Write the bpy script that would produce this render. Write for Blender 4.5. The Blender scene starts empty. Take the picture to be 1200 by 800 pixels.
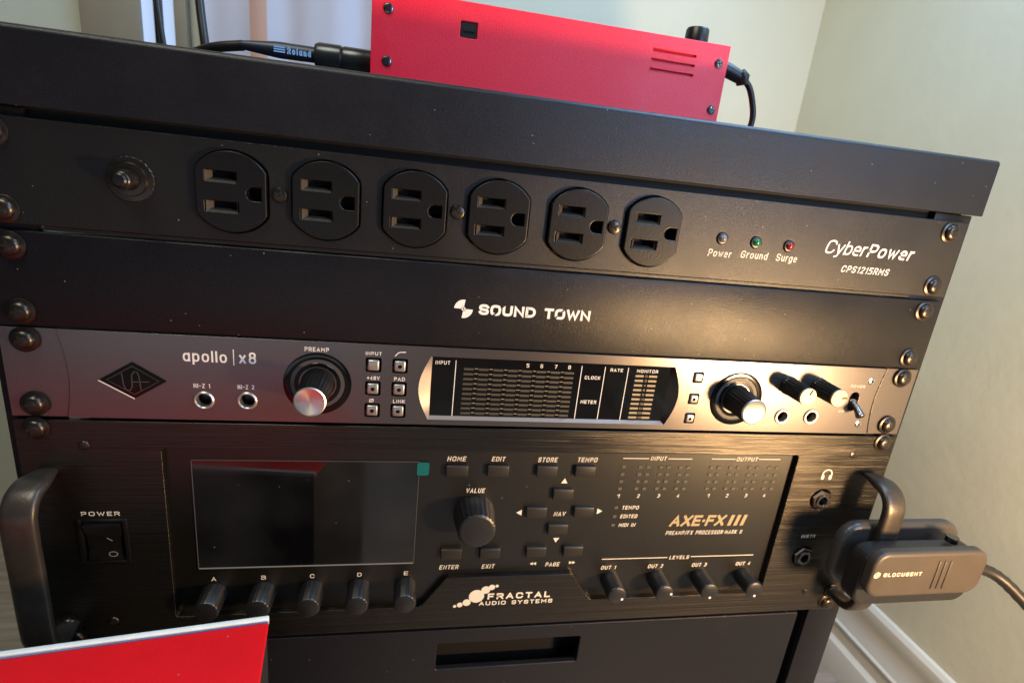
import bpy, bmesh, math, random
from mathutils import Vector, Matrix
random.seed(7)
S = 0.001                       # everything below is written in millimetres
scene = bpy.context.scene
COL = scene.collection

# ------------------------------------------------------------------ camera
cam = bpy.data.cameras.new('camera'); camo = bpy.data.objects.new('camera', cam); COL.objects.link(camo)
camo.location = (-64.84*S, -267.3*S, -1.83*S)
camo.rotation_euler = (1.2745, -0.1057, -0.1714)
cam.sensor_width = 36; cam.lens = 19.40; cam.shift_x = -0.0029; cam.shift_y = 0.0017
cam.clip_start = 0.005; cam.clip_end = 20
cam.dof.use_dof = True; cam.dof.focus_distance = 0.275; cam.dof.aperture_fstop = 13.0
scene.camera = camo

# ------------------------------------------------------------------ light
world = bpy.data.worlds.new('World'); scene.world = world; world.use_nodes = True
wb = world.node_tree.nodes['Background']; wb.inputs[0].default_value = (0.70, 0.80, 1.0, 1); wb.inputs[1].default_value = 0.038

def area(name, loc, target, size, power, color, shape='DISK', size_y=None):
    l = bpy.data.lights.new(name, 'AREA'); l.shape = shape; l.size = size*S
    if size_y: l.size_y = size_y*S
    l.energy = power; l.color = color
    o = bpy.data.objects.new(name, l); COL.objects.link(o)
    o.location = Vector(loc)*S
    o.rotation_euler = (Vector(target)-Vector(loc)).to_track_quat('-Z', 'Y').to_euler()
    return o
area('reading_lamp_light', (325, -310, -172), (110, 0, -120), 64, 3.9, (1.0, 0.62, 0.29))
area('room_ceiling_light', (-400, -350, 900), (200, 200, 0), 500, 6.6, (1.0, 0.98, 0.82))
area('window_light', (300, 20, 460), (20, 0, 0), 420, 4.6, (0.32, 0.60, 1.0), 'RECTANGLE', 300)
area('far_window_light', (425, -480, 170), (60, 0, 0), 300, 3.6, (0.42, 0.62, 1.0), 'RECTANGLE', 300)
area('reflection_fill_light', (-420, -1100, -330), (-100, 0, -100), 800, 0.5, (0.80, 0.88, 1.0), 'RECTANGLE', 260)  # added unseen fill: gives the interface's left end a pale reflection
scene.view_settings.view_transform = 'Standard'; scene.view_settings.look = 'None'
scene.view_settings.exposure = 0; scene.view_settings.gamma = 1
scene.render.engine = 'CYCLES'

# ------------------------------------------------------------------ materials
def newmat(name):
    m = bpy.data.materials.new(name); m.use_nodes = True
    nt = m.node_tree; b = nt.nodes['Principled BSDF']
    return m, nt, b
def nd(nt, t, **kw):
    n = nt.nodes.new(t)
    for k, v in kw.items(): setattr(n, k, v)
    return n
def mat(name, col, rough=0.5, metal=0.0, bump=0.0, bscale=900, var=0.0, vscale=60, stretch=None, spec=0.5,
        dust=0.0, emit=None, rvar=0.0, coat=0.0, aniso=0.0, dcol=(0.17, 0.165, 0.16), trans=0.0, grain=0.0, smudge=0.0):
    m, nt, b = newmat(name); L = nt.links.new
    b.inputs['Metallic'].default_value = metal; b.inputs['Roughness'].default_value = rough
    b.inputs['Specular IOR Level'].default_value = spec; b.inputs['Base Color'].default_value = (*col, 1)
    b.inputs['Coat Weight'].default_value = coat; b.inputs['Transmission Weight'].default_value = trans
    if aniso:
        b.inputs['Anisotropic'].default_value = aniso
        tn = nd(nt, 'ShaderNodeTangent', direction_type='RADIAL', axis='Y'); L(tn.outputs[0], b.inputs['Tangent'])
    if grain:   # brushed along x: the gloss spreads up and down
        b.inputs['Anisotropic'].default_value = grain
        cv = nd(nt, 'ShaderNodeCombineXYZ'); cv.inputs[2].default_value = 1; L(cv.outputs[0], b.inputs['Tangent'])
    if emit: b.inputs['Emission Color'].default_value = (*emit[0], 1); b.inputs['Emission Strength'].default_value = emit[1]
    geo = nd(nt, 'ShaderNodeNewGeometry'); mp = nd(nt, 'ShaderNodeMapping'); L(geo.outputs['Position'], mp.inputs['Vector'])
    if stretch: mp.inputs['Scale'].default_value = stretch
    cur = None
    if var:
        n = nd(nt, 'ShaderNodeTexNoise'); n.inputs['Scale'].default_value = vscale; n.inputs['Detail'].default_value = 5
        L(mp.outputs[0], n.inputs['Vector'])
        r = nd(nt, 'ShaderNodeMapRange'); L(n.outputs[0], r.inputs[0])
        r.inputs[1].default_value = 0.3; r.inputs[2].default_value = 0.7; r.inputs[3].default_value = 1-var; r.inputs[4].default_value = 1+var
        mx = nd(nt, 'ShaderNodeVectorMath', operation='SCALE'); mx.inputs[0].default_value = col
        L(r.outputs[0], mx.inputs['Scale']); cur = mx.outputs[0]
        if rvar:
            r2 = nd(nt, 'ShaderNodeMapRange'); L(n.outputs[0], r2.inputs[0])
            r2.inputs[1].default_value = 0.3; r2.inputs[2].default_value = 0.7
            r2.inputs[3].default_value = rough-rvar; r2.inputs[4].default_value = rough+rvar; L(r2.outputs[0], b.inputs['Roughness'])
    if smudge:   # handling marks: the gloss wanders a little over the panel
        n = nd(nt, 'ShaderNodeTexNoise'); n.inputs['Scale'].default_value = 22; n.inputs['Detail'].default_value = 6; n.inputs['Roughness'].default_value = .7
        L(geo.outputs['Position'], n.inputs['Vector'])
        r2 = nd(nt, 'ShaderNodeMapRange'); L(n.outputs[0], r2.inputs[0]); r2.inputs[1].default_value = .35; r2.inputs[2].default_value = .65
        r2.inputs[3].default_value = rough-smudge; r2.inputs[4].default_value = rough+smudge; L(r2.outputs[0], b.inputs['Roughness'])
    if dust:   # scattered specks of lint
        v = nd(nt, 'ShaderNodeTexVoronoi'); v.inputs['Scale'].default_value = 150; L(geo.outputs['Position'], v.inputs['Vector'])
        a = nd(nt, 'ShaderNodeMath', operation='LESS_THAN'); L(v.outputs['Distance'], a.inputs[0]); a.inputs[1].default_value = 0.05
        sx = nd(nt, 'ShaderNodeSeparateColor'); L(v.outputs['Color'], sx.inputs[0])
        c = nd(nt, 'ShaderNodeMath', operation='LESS_THAN'); L(sx.outputs[0], c.inputs[0]); c.inputs[1].default_value = dust
        d = nd(nt, 'ShaderNodeMath', operation='MULTIPLY'); L(a.outputs[0], d.inputs[0]); L(c.outputs[0], d.inputs[1])
        mm = nd(nt, 'ShaderNodeMix', data_type='RGBA'); L(d.outputs[0], mm.inputs['Factor'])
        if cur: L(cur, mm.inputs['A'])
        else: mm.inputs['A'].default_value = (*col, 1)
        mm.inputs['B'].default_value = (*dcol, 1); cur = mm.outputs['Result']
    if cur: L(cur, b.inputs['Base Color'])
    if bump:
        n = nd(nt, 'ShaderNodeTexNoise'); n.inputs['Scale'].default_value = bscale; n.inputs['Detail'].default_value = 3
        L(mp.outputs[0], n.inputs['Vector'])
        bp = nd(nt, 'ShaderNodeBump'); bp.inputs['Strength'].default_value = bump; bp.inputs['Distance'].default_value = 0.0004
        L(n.outputs[0], bp.inputs['Height']); L(bp.outputs[0], b.inputs['Normal'])
    return m
BR = (.5, 1, 330)   # horizontal brushing
M = dict(
 powder=mat('black_powder_coat', (.008, .008, .011), .37, spec=.42, bump=.38, bscale=2400, var=.22, vscale=1300, dust=.5, smudge=.05),
 steel=mat('black_painted_steel', (.008, .008, .0105), .33, spec=.32, bump=.34, bscale=2200, var=.25, vscale=1100, dust=.7, smudge=.05),
 conditioner=mat('black_conditioner_paint', (.008, .0075, .008), .36, bump=.36, bscale=2400, var=.2, vscale=1300, dust=.4, smudge=.05),
 brushed=mat('brushed_black_aluminium', (.062, .056, .050), .27, metal=.9, bump=.35, bscale=14, var=.38, vscale=9, stretch=BR, rvar=.05, dust=.12, grain=.75),
 satin=mat('satin_black_panel', (.0035, .003, .0022), .36, spec=.8, bump=.3, bscale=1900, var=.15, vscale=500, dust=.12),
 gunmetal=mat('gunmetal_anodised', (.185, .168, .17), .28, metal=.88, bump=.10, bscale=2200, var=.06, vscale=1200),
 lit_bezel=mat('lit_bezel_tone', (.36, .30, .27), .42, metal=.5),  # paler gunmetal: lamplight on the bezel walls is put into the colour
 plastic=mat('black_plastic', (.006, .0055, .0055), .34, bump=.12, bscale=900, var=.2, vscale=300),
 outlet=mat('black_outlet_plastic', (.0045, .004, .004), .36, spec=.4, bump=.15, bscale=900, var=.2, vscale=400),
 rubber=mat('dark_rubber', (.008, .008, .009), .38, spec=.8, bump=.3, bscale=1400, var=.25, vscale=500, dust=.3),
 button=mat('grey_rubber_key', (.017, .015, .013), .42, bump=.2, bscale=1500),
 leadin=mat('outlet_lead_in', (.075, .065, .055), .28, bump=.1, bscale=900),
 capface=mat('cream_cap_face', (.34, .30, .20), .42, metal=.5),
 gloss=mat('gloss_black', (.003, .003, .003), .10),
 keycap=mat('satin_silver_key', (.50, .48, .46), .34, metal=.85),
 dark=mat('dark_void', (.004, .004, .004), .8),
 chassis=mat('chassis_black', (.006, .006, .006), .6),
 glass=mat('display_glass', (.004, .004, .005), .045, spec=.7, var=.3, vscale=40),
 screen=mat('lcd_glass', (.008, .0085, .010), .075, spec=.9, var=.7, vscale=22, rvar=.05, dust=.5),
 silver=mat('spun_silver', (.78, .76, .72), .36, metal=1, aniso=.7),
 chrome=mat('nickel', (.72, .70, .66), .18, metal=1),
 darkchrome=mat('dark_nickel', (.22, .21, .21), .25, metal=1),
 screw=mat('black_oxide_screw', (.07, .06, .052), .32, metal=.9, var=.2, vscale=300),
 handle=mat('grey_cast_handle', (.07, .060, .052), .36, metal=.6, bump=.2, bscale=900, var=.15, vscale=200),
 white=mat('white_print', (.78, .77, .76), .6),
 warmwhite=mat('cream_print', (.70, .66, .58), .6),
 gold=mat('gold_print', (.34, .27, .16), .5),
 dimprint=mat('dim_segment', (.045, .040, .032), .5),
 segment=mat('tan_segment', (.24, .19, .12), .5),
 led=mat('unlit_led', (.085, .074, .055), .45),
 greyprint=mat('grey_print', (.055, .055, .058), .5),
 faintprint=mat('faint_print', (.72, .66, .60), .5),
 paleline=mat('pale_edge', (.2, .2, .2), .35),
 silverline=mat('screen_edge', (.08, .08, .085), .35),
 teal=mat('teal_tape', (.0, .11, .12), .45),
 redmetal=mat('red_painted_metal', (.84, .014, .045), .42, bump=.45, bscale=1800, var=.12, vscale=1100, spec=.6, smudge=.07),
 reddark=mat('red_inner_metal', (.22, .005, .02), .5),
 redtop=mat('red_lid', (.66, .006, .011), .6, spec=.15, var=.07, vscale=35, bump=.3, bscale=700, dust=.2),
 palerim=mat('pale_rim', (.66, .70, .68), .35, var=.1, vscale=120),
 violet=mat('blue_edge', (.10, .09, .22), .4),
 boxside=mat('dark_case_side', (.010, .010, .011), .7),
 clip=mat('taupe_clip_plastic', (.055, .044, .036), .42, bump=.15, bscale=1500, var=.08, vscale=100, dust=.2),
 clippad=mat('grey_silicone_pad', (.05, .045, .042), .33, bump=.1, bscale=900, var=.08, vscale=90),
 cable=mat('black_cable', (.012, .010, .010), .4),
 sleeve=mat('dark_blue_sleeve', (.016, .020, .036), .42),
 bluetext=mat('blue_print', (.28, .48, .80), .5),
 barrel=mat('gunmetal_barrel', (.06, .065, .07), .3, metal=.7, var=.15, vscale=120),
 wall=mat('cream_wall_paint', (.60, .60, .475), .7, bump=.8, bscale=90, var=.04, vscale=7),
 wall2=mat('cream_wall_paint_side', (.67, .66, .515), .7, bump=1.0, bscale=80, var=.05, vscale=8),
 trim=mat('white_gloss_trim', (.72, .72, .64), .3, var=.03, vscale=20),
 floor=mat('floor_boards', (.34, .29, .25), .4, var=.25, vscale=10, stretch=(1, 12, 1)),
 green=mat('green_lens', (.004, .16, .065), .12, coat=.5),
 red=mat('red_lens', (.25, .006, .012), .12, coat=.5),
 clear=mat('clear_lens', (.16, .16, .20), .10, coat=.6),
 lavender=mat('lavender_cloth', (.62, .58, .64), .8, var=.05, vscale=12),
 peach=mat('peach_cloth', (.62, .36, .27), .8),
 tan=mat('tan_wood', (.32, .26, .18), .6, var=.1, vscale=20),
 pane=mat('bright_pane', (.4, .5, .7), .2, emit=((.55, .70, 1.0), .62)),
 gold_plate=mat('brass_socket', (.50, .36, .20), .35, metal=1),
 bulb=mat('lamp_face', (.9, .8, .6), .4, emit=((1, .7, .4), 2.0)),
)
# horizontal grain on the brushed plate reads better with an anisotropic gloss
# ------------------------------------------------------------------ object helpers
BASE = {}
def meshobj(name, me, m, parent=None, loc=(0, 0, 0), rot=None, smooth=False):
    o = bpy.data.objects.new(name, me); COL.objects.link(o)
    if m is not None:
        me.materials.clear(); me.materials.append(M[m] if isinstance(m, str) else m)
    if smooth:
        try: me.shade_auto_smooth  # noqa
        except AttributeError: pass
        for p in me.polygons: p.use_smooth = True
    b = Vector((0, 0, 0))
    if parent is not None:
        o.parent = parent; b = BASE[parent.name]
    o.location = (Vector(loc)-b)*S
    BASE[o.name] = Vector(loc)
    if rot: o.rotation_euler = rot
    return o
def thing(name, label, cat, loc, group=None):
    o = bpy.data.objects.new(name, None); COL.objects.link(o); o.empty_display_size = .02
    o.location = Vector(loc)*S; BASE[o.name] = Vector(loc)
    o['label'] = label; o['category'] = cat
    if group: o['group'] = group
    return o
def tag(o, label=None, cat=None, group=None, kind=None):
    if label: o['label'] = label
    if cat: o['category'] = cat
    if group: o['group'] = group
    if kind: o['kind'] = kind
    return o
def bm2me(bm, name='m', smooth_angle=None):
    bmesh.ops.recalc_face_normals(bm, faces=bm.faces)
    if smooth_angle:
        for f in bm.faces: f.smooth = True
        for e in bm.edges:
            if len(e.link_faces) == 2 and e.calc_face_angle(0) > smooth_angle: e.smooth = False
    for v in bm.verts: v.co *= S
    me = bpy.data.meshes.new(name); bm.to_mesh(me); bm.free(); return me
def box(sx, sy, sz, bev=0, seg=2):
    bm = bmesh.new(); bmesh.ops.create_cube(bm, size=1)
    for v in bm.verts: v.co = Vector((v.co.x*sx, v.co.y*sy, v.co.z*sz))
    if bev: bmesh.ops.bevel(bm, geom=bm.edges[:], offset=bev, segments=seg, affect='EDGES', profile=.5)
    return bm2me(bm, 'box', .6 if bev else None)
def boxp(name, x0, x1, y0, y1, z0, z1, m, parent, bev=0, seg=2):
    return meshobj(name, box(x1-x0, y1-y0, z1-z0, bev, seg), m, parent, ((x0+x1)/2, (y0+y1)/2, (z0+z1)/2))
def lathe(prof, n=32, knurl=0, kmod=.03, krange=None, axis='-y'):
    """prof: (radius, distance outwards); outwards is -y"""
    bm = bmesh.new(); rings = []
    for i, (r, d) in enumerate(prof):
        if r < 1e-6: rings.append([bm.verts.new((0, -d, 0))]); continue
        ring = []
        for k in range(n):
            a = 2*math.pi*k/n; rr = r
            if knurl and krange[0] <= i <= krange[1]: rr = r*(1-kmod*(k % knurl >= knurl//2))
            ring.append(bm.verts.new((rr*math.cos(a), -d, rr*math.sin(a))))
        rings.append(ring)
    for A, B in zip(rings, rings[1:]):
        if len(A) == 1 and len(B) == 1: continue
        for k in range(n):
            k2 = (k+1) % n
            if len(A) == 1: bm.faces.new((A[0], B[k], B[k2]))
            elif len(B) == 1: bm.faces.new((A[k], B[0], A[k2]))
            else: bm.faces.new((A[k], B[k], B[k2], A[k2]))
    me = bm2me(bm, 'lathe', .55)
    return me
def plate(outer, holes, thick, bev=.3, res=2):
    """flat plate in XZ with real holes; front face at y=0, back at y=thick"""
    c = bpy.data.curves.new('plate', 'CURVE'); c.dimensions = '2D'; c.fill_mode = 'BOTH'
    for pts in [outer]+list(holes):
        s = c.splines.new('POLY'); s.points.add(len(pts)-1)
        for p, q in zip(s.points, pts): p.co = (q[0], q[1], 0, 1)
        s.use_cyclic_u = True
    c.extrude = max(thick/2-bev, 0.01); c.bevel_depth = bev; c.bevel_resolution = res; c.offset = -bev
    o = bpy.data.objects.new('tmp', c); me = bpy.data.meshes.new_from_object(o)
    bpy.data.objects.remove(o); bpy.data.curves.remove(c)
    for v in me.vertices:
        x, y, z = v.co; v.co = Vector((x, thick/2-z, y))*S
    me.materials.clear()
    for p in me.polygons: p.use_smooth = False
    bm = bmesh.new(); bm.from_mesh(me); bmesh.ops.remove_doubles(bm, verts=bm.verts, dist=1e-7)
    bmesh.ops.recalc_face_normals(bm, faces=bm.faces); bm.to_mesh(me); bm.free()
    return me
def rect(x0, x1, z0, z1, r=0, n=4):
    if not r: return [(x0, z0), (x1, z0), (x1, z1), (x0, z1)]
    out = []
    for cx, cz, a0 in ((x1-r, z0+r, -90), (x1-r, z1-r, 0), (x0+r, z1-r, 90), (x0+r, z0+r, 180)):
        for k in range(n+1):
            a = math.radians(a0+90*k/n); out.append((cx+r*math.cos(a), cz+r*math.sin(a)))
    return out
def circ(cx, cz, r, n=28, clip=None):
    out = []
    for k in range(n):
        a = 2*math.pi*k/n; x = r*math.cos(a)
        if clip: x = max(-clip, min(clip, x))
        out.append((cx+x, cz+r*math.sin(a)))
    return out
def tube(path, rx, rz=None, n=14, caps=True, up=(1, 0, 0), radii=None, power=1):
    """sweep an ellipse along path; rx along 'up', rz across"""
    rz = rz or rx; bm = bmesh.new(); rings = []; P = [Vector(p) for p in path]
    for i, p in enumerate(P):
        t = (P[min(i+1, len(P)-1)]-P[max(i-1, 0)]).normalized()
        u = Vector(up); u = (u-t*u.dot(t)).normalized(); w = t.cross(u)
        f = radii[i] if radii else 1
        sp = lambda v: math.copysign(abs(v)**power, v)
        rings.append([bm.verts.new(p+u*(rx*f*sp(math.cos(a)))+w*(rz*f*sp(math.sin(a)))) for a in [2*math.pi*k/n for k in range(n)]])
    for A, B in zip(rings, rings[1:]):
        for k in range(n): bm.faces.new((A[k], A[(k+1) % n], B[(k+1) % n], B[k]))
    if caps: bm.faces.new(rings[0]); bm.faces.new(rings[-1])
    return bm2me(bm, 'tube', .8)
def smoothpath(pts, k=6):
    P = [Vector(p) for p in pts]; out = []
    for i in range(len(P)-1):
        p0, p1, p2, p3 = P[max(i-1, 0)], P[i], P[i+1], P[min(i+2, len(P)-1)]
        for j in range(k):
            t = j/k
            out.append(.5*((2*p1)+(-p0+p2)*t+(2*p0-5*p1+4*p2-p3)*t*t+(-p0+3*p1-3*p2+p3)*t**3))
    out.append(P[-1]); return out
GL = {
'A': (1, [[(0,0),(.5,1),(1,0)], [(.2,.32),(.8,.32)]], 0), 'B': (.9, [[(0,0),(0,1),(0,1),(0,1),(.7,1),(.95,.9),(.95,.62),(.7,.53),(0,.53)], [(.7,.53),(1,.43),(1,.1),(.75,0),(0,0),(0,0),(0,0)]], 1),
'C': (.95, [[(1,.78),(.8,1),(.2,1),(0,.8),(0,.2),(.2,0),(.8,0),(1,.22)]], 1), 'D': (.95, [[(0,.5),(0,1),(0,1),(0,1),(.65,1),(1,.75),(1,.25),(.65,0),(0,0),(0,0),(0,0),(0,.5)]], 1),
'E': (.8, [[(1,1),(0,1),(0,0),(1,0)], [(0,.5),(.85,.5)]], 0), 'F': (.8, [[(1,1),(0,1),(0,0)], [(0,.5),(.85,.5)]], 0),
'G': (.98, [[(1,.8),(.8,1),(.2,1),(0,.8),(0,.2),(.2,0),(.8,0),(1,.2),(1,.47),(.55,.47)]], 1), 'H': (.9, [[(0,0),(0,1)], [(1,0),(1,1)], [(0,.5),(1,.5)]], 0),
'I': (.0, [[(0,0),(0,1)]], 0), 'K': (.9, [[(0,0),(0,1)], [(1,1),(.12,.48),(1,0)]], 0), 'L': (.75, [[(0,1),(0,0),(1,0)]], 0),
'M': (1.15, [[(0,0),(0,1),(.5,.35),(1,1),(1,0)]], 0), 'N': (.95, [[(0,0),(0,1),(1,0),(1,1)]], 0),
'O': (1, [[(.5,0),(.2,0),(0,.2),(0,.8),(.2,1),(.8,1),(1,.8),(1,.2),(.8,0),(.5,0)]], 1), 'P': (.85, [[(0,0),(0,1),(0,1),(0,1),(.75,1),(1,.85),(1,.58),(.75,.42),(0,.42)]], 1),
'R': (.9, [[(0,0),(0,1),(0,1),(0,1),(.75,1),(1,.86),(1,.6),(.75,.45),(0,.45)], [(.6,.45),(1,0)]], 1), 'S': (.9, [[(1,.82),(.82,1),(.18,1),(0,.84),(0,.64),(.2,.52),(.8,.48),(1,.36),(1,.16),(.82,0),(.18,0),(0,.18)]], 1),
'T': (.85, [[(0,1),(1,1)], [(.5,1),(.5,0)]], 0), 'U': (.95, [[(0,1),(0,.2),(.2,0),(.8,0),(1,.2),(1,1)]], 1), 'V': (1, [[(0,1),(.5,0),(1,1)]], 0),
'W': (1.35, [[(0,1),(.25,0),(.5,.85),(.75,0),(1,1)]], 0), 'X': (.95, [[(0,0),(1,1)], [(0,1),(1,0)]], 0), 'Y': (.95, [[(0,1),(.5,.5),(1,1)], [(.5,.5),(.5,0)]], 0), 'Z': (.85, [[(0,1),(1,1),(0,0),(1,0)]], 0),
'0': (.8, [[(.5,0),(.2,0),(0,.2),(0,.8),(.2,1),(.8,1),(1,.8),(1,.2),(.8,0),(.5,0)]], 1), '1': (.3, [[(0,.78),(1,1),(1,0)]], 0), '2': (.8, [[(0,.85),(.2,1),(.8,1),(1,.84),(1,.6),(0,.0),(1,0)]], 0),
'3': (.8, [[(0,1),(.8,1),(1,.85),(1,.62),(.8,.52),(.3,.52)], [(.8,.52),(1,.4),(1,.15),(.8,0),(0,0)]], 0), '4': (.85, [[(.75,0),(.75,1),(0,.3),(1,.3)]], 0), '5': (.8, [[(1,1),(0,1),(0,.58),(.8,.58),(1,.44),(1,.15),(.8,0),(0,0)]], 0),
'6': (.8, [[(.9,1),(.2,1),(0,.8),(0,.2),(.2,0),(.8,0),(1,.2),(1,.42),(.8,.56),(0,.56)]], 0), '7': (.8, [[(0,1),(1,1),(.35,0)]], 0), '9': (.8, [[(.1,0),(.8,0),(1,.2),(1,.8),(.8,1),(.2,1),(0,.8),(0,.6),(.2,.45),(1,.45)]], 0),
'8': (.8, [[(.5,.53),(.2,.53),(.05,.66),(.05,.88),(.25,1),(.75,1),(.95,.88),(.95,.66),(.8,.53),(.5,.53)], [(.5,.53),(.2,.53),(0,.38),(0,.14),(.2,0),(.8,0),(1,.14),(1,.38),(.8,.53),(.5,.53)]], 1),
'-': (.5, [[(0,.48),(1,.48)]], 0), '+': (.7, [[(0,.5),(1,.5)], [(.5,.15),(.5,.85)]], 0), '/': (.5, [[(0,-.05),(1,1.05)]], 0), '\u00b7': (.03, [[(0,.48),(1,.48)]], 0), '\u00d8': (.9, [[(.5,.05),(.2,.05),(0,.25),(0,.75),(.2,.95),(.8,.95),(1,.75),(1,.25),(.8,.05),(.5,.05)], [(0,0),(1,1)]], 1),
'a': (.72, [[(1,.72),(1,0)], [(1,.36),(1,.55),(.75,.7),(.25,.7),(0,.52),(0,.18),(.25,0),(.75,0),(1,.18),(1,.36)]], 1), 'b': (.72, [[(0,1),(0,0)], [(0,.36),(0,.52),(.25,.7),(.75,.7),(1,.52),(1,.18),(.75,0),(.25,0),(0,.18),(0,.36)]], 1),
'd': (.72, [[(1,1),(1,0)], [(1,.36),(1,.52),(.75,.7),(.25,.7),(0,.52),(0,.18),(.25,0),(.75,0),(1,.18),(1,.36)]], 1), 'e': (.72, [[(0,.36),(1,.36),(1,.36),(1,.36),(1,.52),(.75,.7),(.25,.7),(0,.52),(0,.18),(.25,0),(.9,0)]], 1),
'g': (.72, [[(1,.7),(1,-.12),(.8,-.28),(.1,-.28)], [(1,.36),(1,.52),(.75,.7),(.25,.7),(0,.52),(0,.18),(.25,0),(.75,0),(1,.18),(1,.36)]], 1), 'l': (.0, [[(0,0),(0,1)]], 0),
'n': (.66, [[(0,0),(0,.7)], [(0,.45),(.3,.7),(.75,.7),(1,.5),(1,0)]], 1), 'o': (.76, [[(.5,0),(.2,0),(0,.2),(0,.5),(.2,.7),(.8,.7),(1,.5),(1,.2),(.8,0),(.5,0)]], 1),
'p': (.72, [[(0,.7),(0,-.3)], [(0,.36),(0,.52),(.25,.7),(.75,.7),(1,.52),(1,.18),(.75,0),(.25,0),(0,.18),(0,.36)]], 1), 'r': (.38, [[(0,0),(0,.7)], [(0,.42),(.35,.68),(1,.7)]], 1),
'u': (.66, [[(0,.7),(0,.2),(.25,0),(.7,0),(1,.25)], [(1,.7),(1,0)]], 1), 'w': (1.05, [[(0,.7),(.25,0),(.5,.62),(.75,0),(1,.7)]], 0), 'x': (.68, [[(0,0),(1,.7)], [(0,.7),(1,0)]], 0), 'y': (.72, [[(0,.7),(.5,.02)], [(1,.7),(.42,-.22),(.1,-.28)]], 0),
' ': (.45, [], 0)}
def chaikin(P, it=2):
    closed = P[0] == P[-1]
    for _ in range(it):
        Q = [] if closed else [P[0]]
        n_ = len(P)-1
        for i in range(n_):
            a, b = P[i], P[i+1]
            if closed or i > 0: Q.append((a[0]*.75+b[0]*.25, a[1]*.75+b[1]*.25))
            if closed or i < n_-1: Q.append((a[0]*.25+b[0]*.75, a[1]*.25+b[1]*.75))
        Q.append(Q[0] if closed else P[-1]); P = Q
    return P
def textmesh(s, x0, x1, z0, z1, shear=0, bold=.16, smooth=0, gap=.42):
    """vector lettering fitted into a box: x0..x1 wide, baseline z0, cap height z1"""
    H = z1-z0; wt = bold*H; n = len(s); slant = shear*H
    tot = sum(GL[c][0] for c in s); avail = (x1-x0)-slant-n*wt
    u = avail/(tot+gap*(n-1)) if (tot+gap*(n-1)) > 0 else 0     # gap between glyph boxes, beyond the stroke
    if u < 0: u = avail/max(tot, .2)
    bm = bmesh.new(); x = x0+wt/2; mx = (x0+x1)/2; lay = 0
    for c in s:
        W, st, rnd = GL[c]; W *= u; lay += 1
        for si, P in enumerate(st):
            P = [(a*W, wt/2+b*(H-wt)) for a, b in P]
            if rnd and smooth: P = chaikin(P, smooth)
            closed = len(P) > 3 and P[0] == P[-1]
            P = [p for i, p in enumerate(P) if i == 0 or (Vector(p)-Vector(P[i-1])).length > 1e-4]
            if closed: P = P[:-1]
            m_ = len(P); L = []
            for i, p in enumerate(P):
                v = Vector(p)
                d0 = (v-Vector(P[i-1])).normalized() if (i or closed) else None
                d1 = (Vector(P[(i+1) % m_])-v).normalized() if (i < m_-1 or closed) else None
                if d0 is None: d0 = d1; v = v-d1*wt*.5
                elif d1 is None: d1 = d0; v = v+d0*wt*.5
                t = d0+d1
                t = t.normalized() if t.length > 1e-4 else d1
                nn = Vector((-t.y, t.x)); k = 1/max(.55, nn.dot(Vector((-d0.y, d0.x))))
                L.append([v+nn*wt*.5*k, v-nn*wt*.5*k])
            V = [[bm.verts.new((x+q.x+shear*q.y-mx, -.004*si, q.y)) for q in pr_] for pr_ in L]
            for i in range(m_ if closed else m_-1):
                A_, B_ = V[i], V[(i+1) % m_]
                bm.faces.new((A_[0], A_[1], B_[1], B_[0]))
        x += W+wt+gap*u
    return bm2me(bm)
def text(parent, s, x0, x1, z0, z1, y, m='white', shear=0, bold=.16, name='lettering', smooth=0, gap=.42):
    return meshobj(name, textmesh(s, x0, x1, z0, z1, shear, bold, smooth, gap), m, parent, ((x0+x1)/2, y, z0))
def flat(parent, name, pts, y, m, thick=.12):
    """thin raised print / strip outline in XZ"""
    cx = sum(p[0] for p in pts)/len(pts); cz = sum(p[1] for p in pts)/len(pts)
    bm = bmesh.new(); f = bm.faces.new([bm.verts.new((p[0]-cx, 0, p[1]-cz)) for p in pts])
    r = bmesh.ops.extrude_face_region(bm, geom=[f])
    for v in r['geom']:
        if isinstance(v, bmesh.types.BMVert): v.co.y += thick
    return meshobj(name, bm2me(bm), m, parent, (cx, y, cz))
def stroke(pts, w, closed=False):
    """polyline ribbon mesh (flat print) in XZ"""
    bm = bmesh.new(); n = len(pts); L = []
    for i, p in enumerate(pts):
        a = Vector(pts[(i-1) % n] if (closed or i) else pts[i]); b = Vector(pts[(i+1) % n] if (closed or i < n-1) else pts[i])
        t = (b-a).normalized(); nrm = Vector((-t.y, t.x))*w/2; p = Vector(p)
        L.append((bm.verts.new((p.x+nrm.x, 0, p.y+nrm.y)), bm.verts.new((p.x-nrm.x, 0, p.y-nrm.y))))
    for i in range(n if closed else n-1):
        A, B = L[i], L[(i+1) % n]; bm.faces.new((A[0], A[1], B[1], B[0]))
    return bm2me(bm)
def join(bmlist): pass

# ------------------------------------------------------------------ the room
def struct(name, x0, x1, y0, y1, z0, z1, m): 
    return tag(boxp(name, x0, x1, y0, y1, z0, z1, m, None), kind='structure')
struct('floor', -1400, 1000, -1600, 700, -520, -506, 'floor')
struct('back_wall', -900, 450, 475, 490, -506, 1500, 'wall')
struct('side_wall', 450, 465, -1000, 490, -506, 1500, 'wall2')
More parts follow.
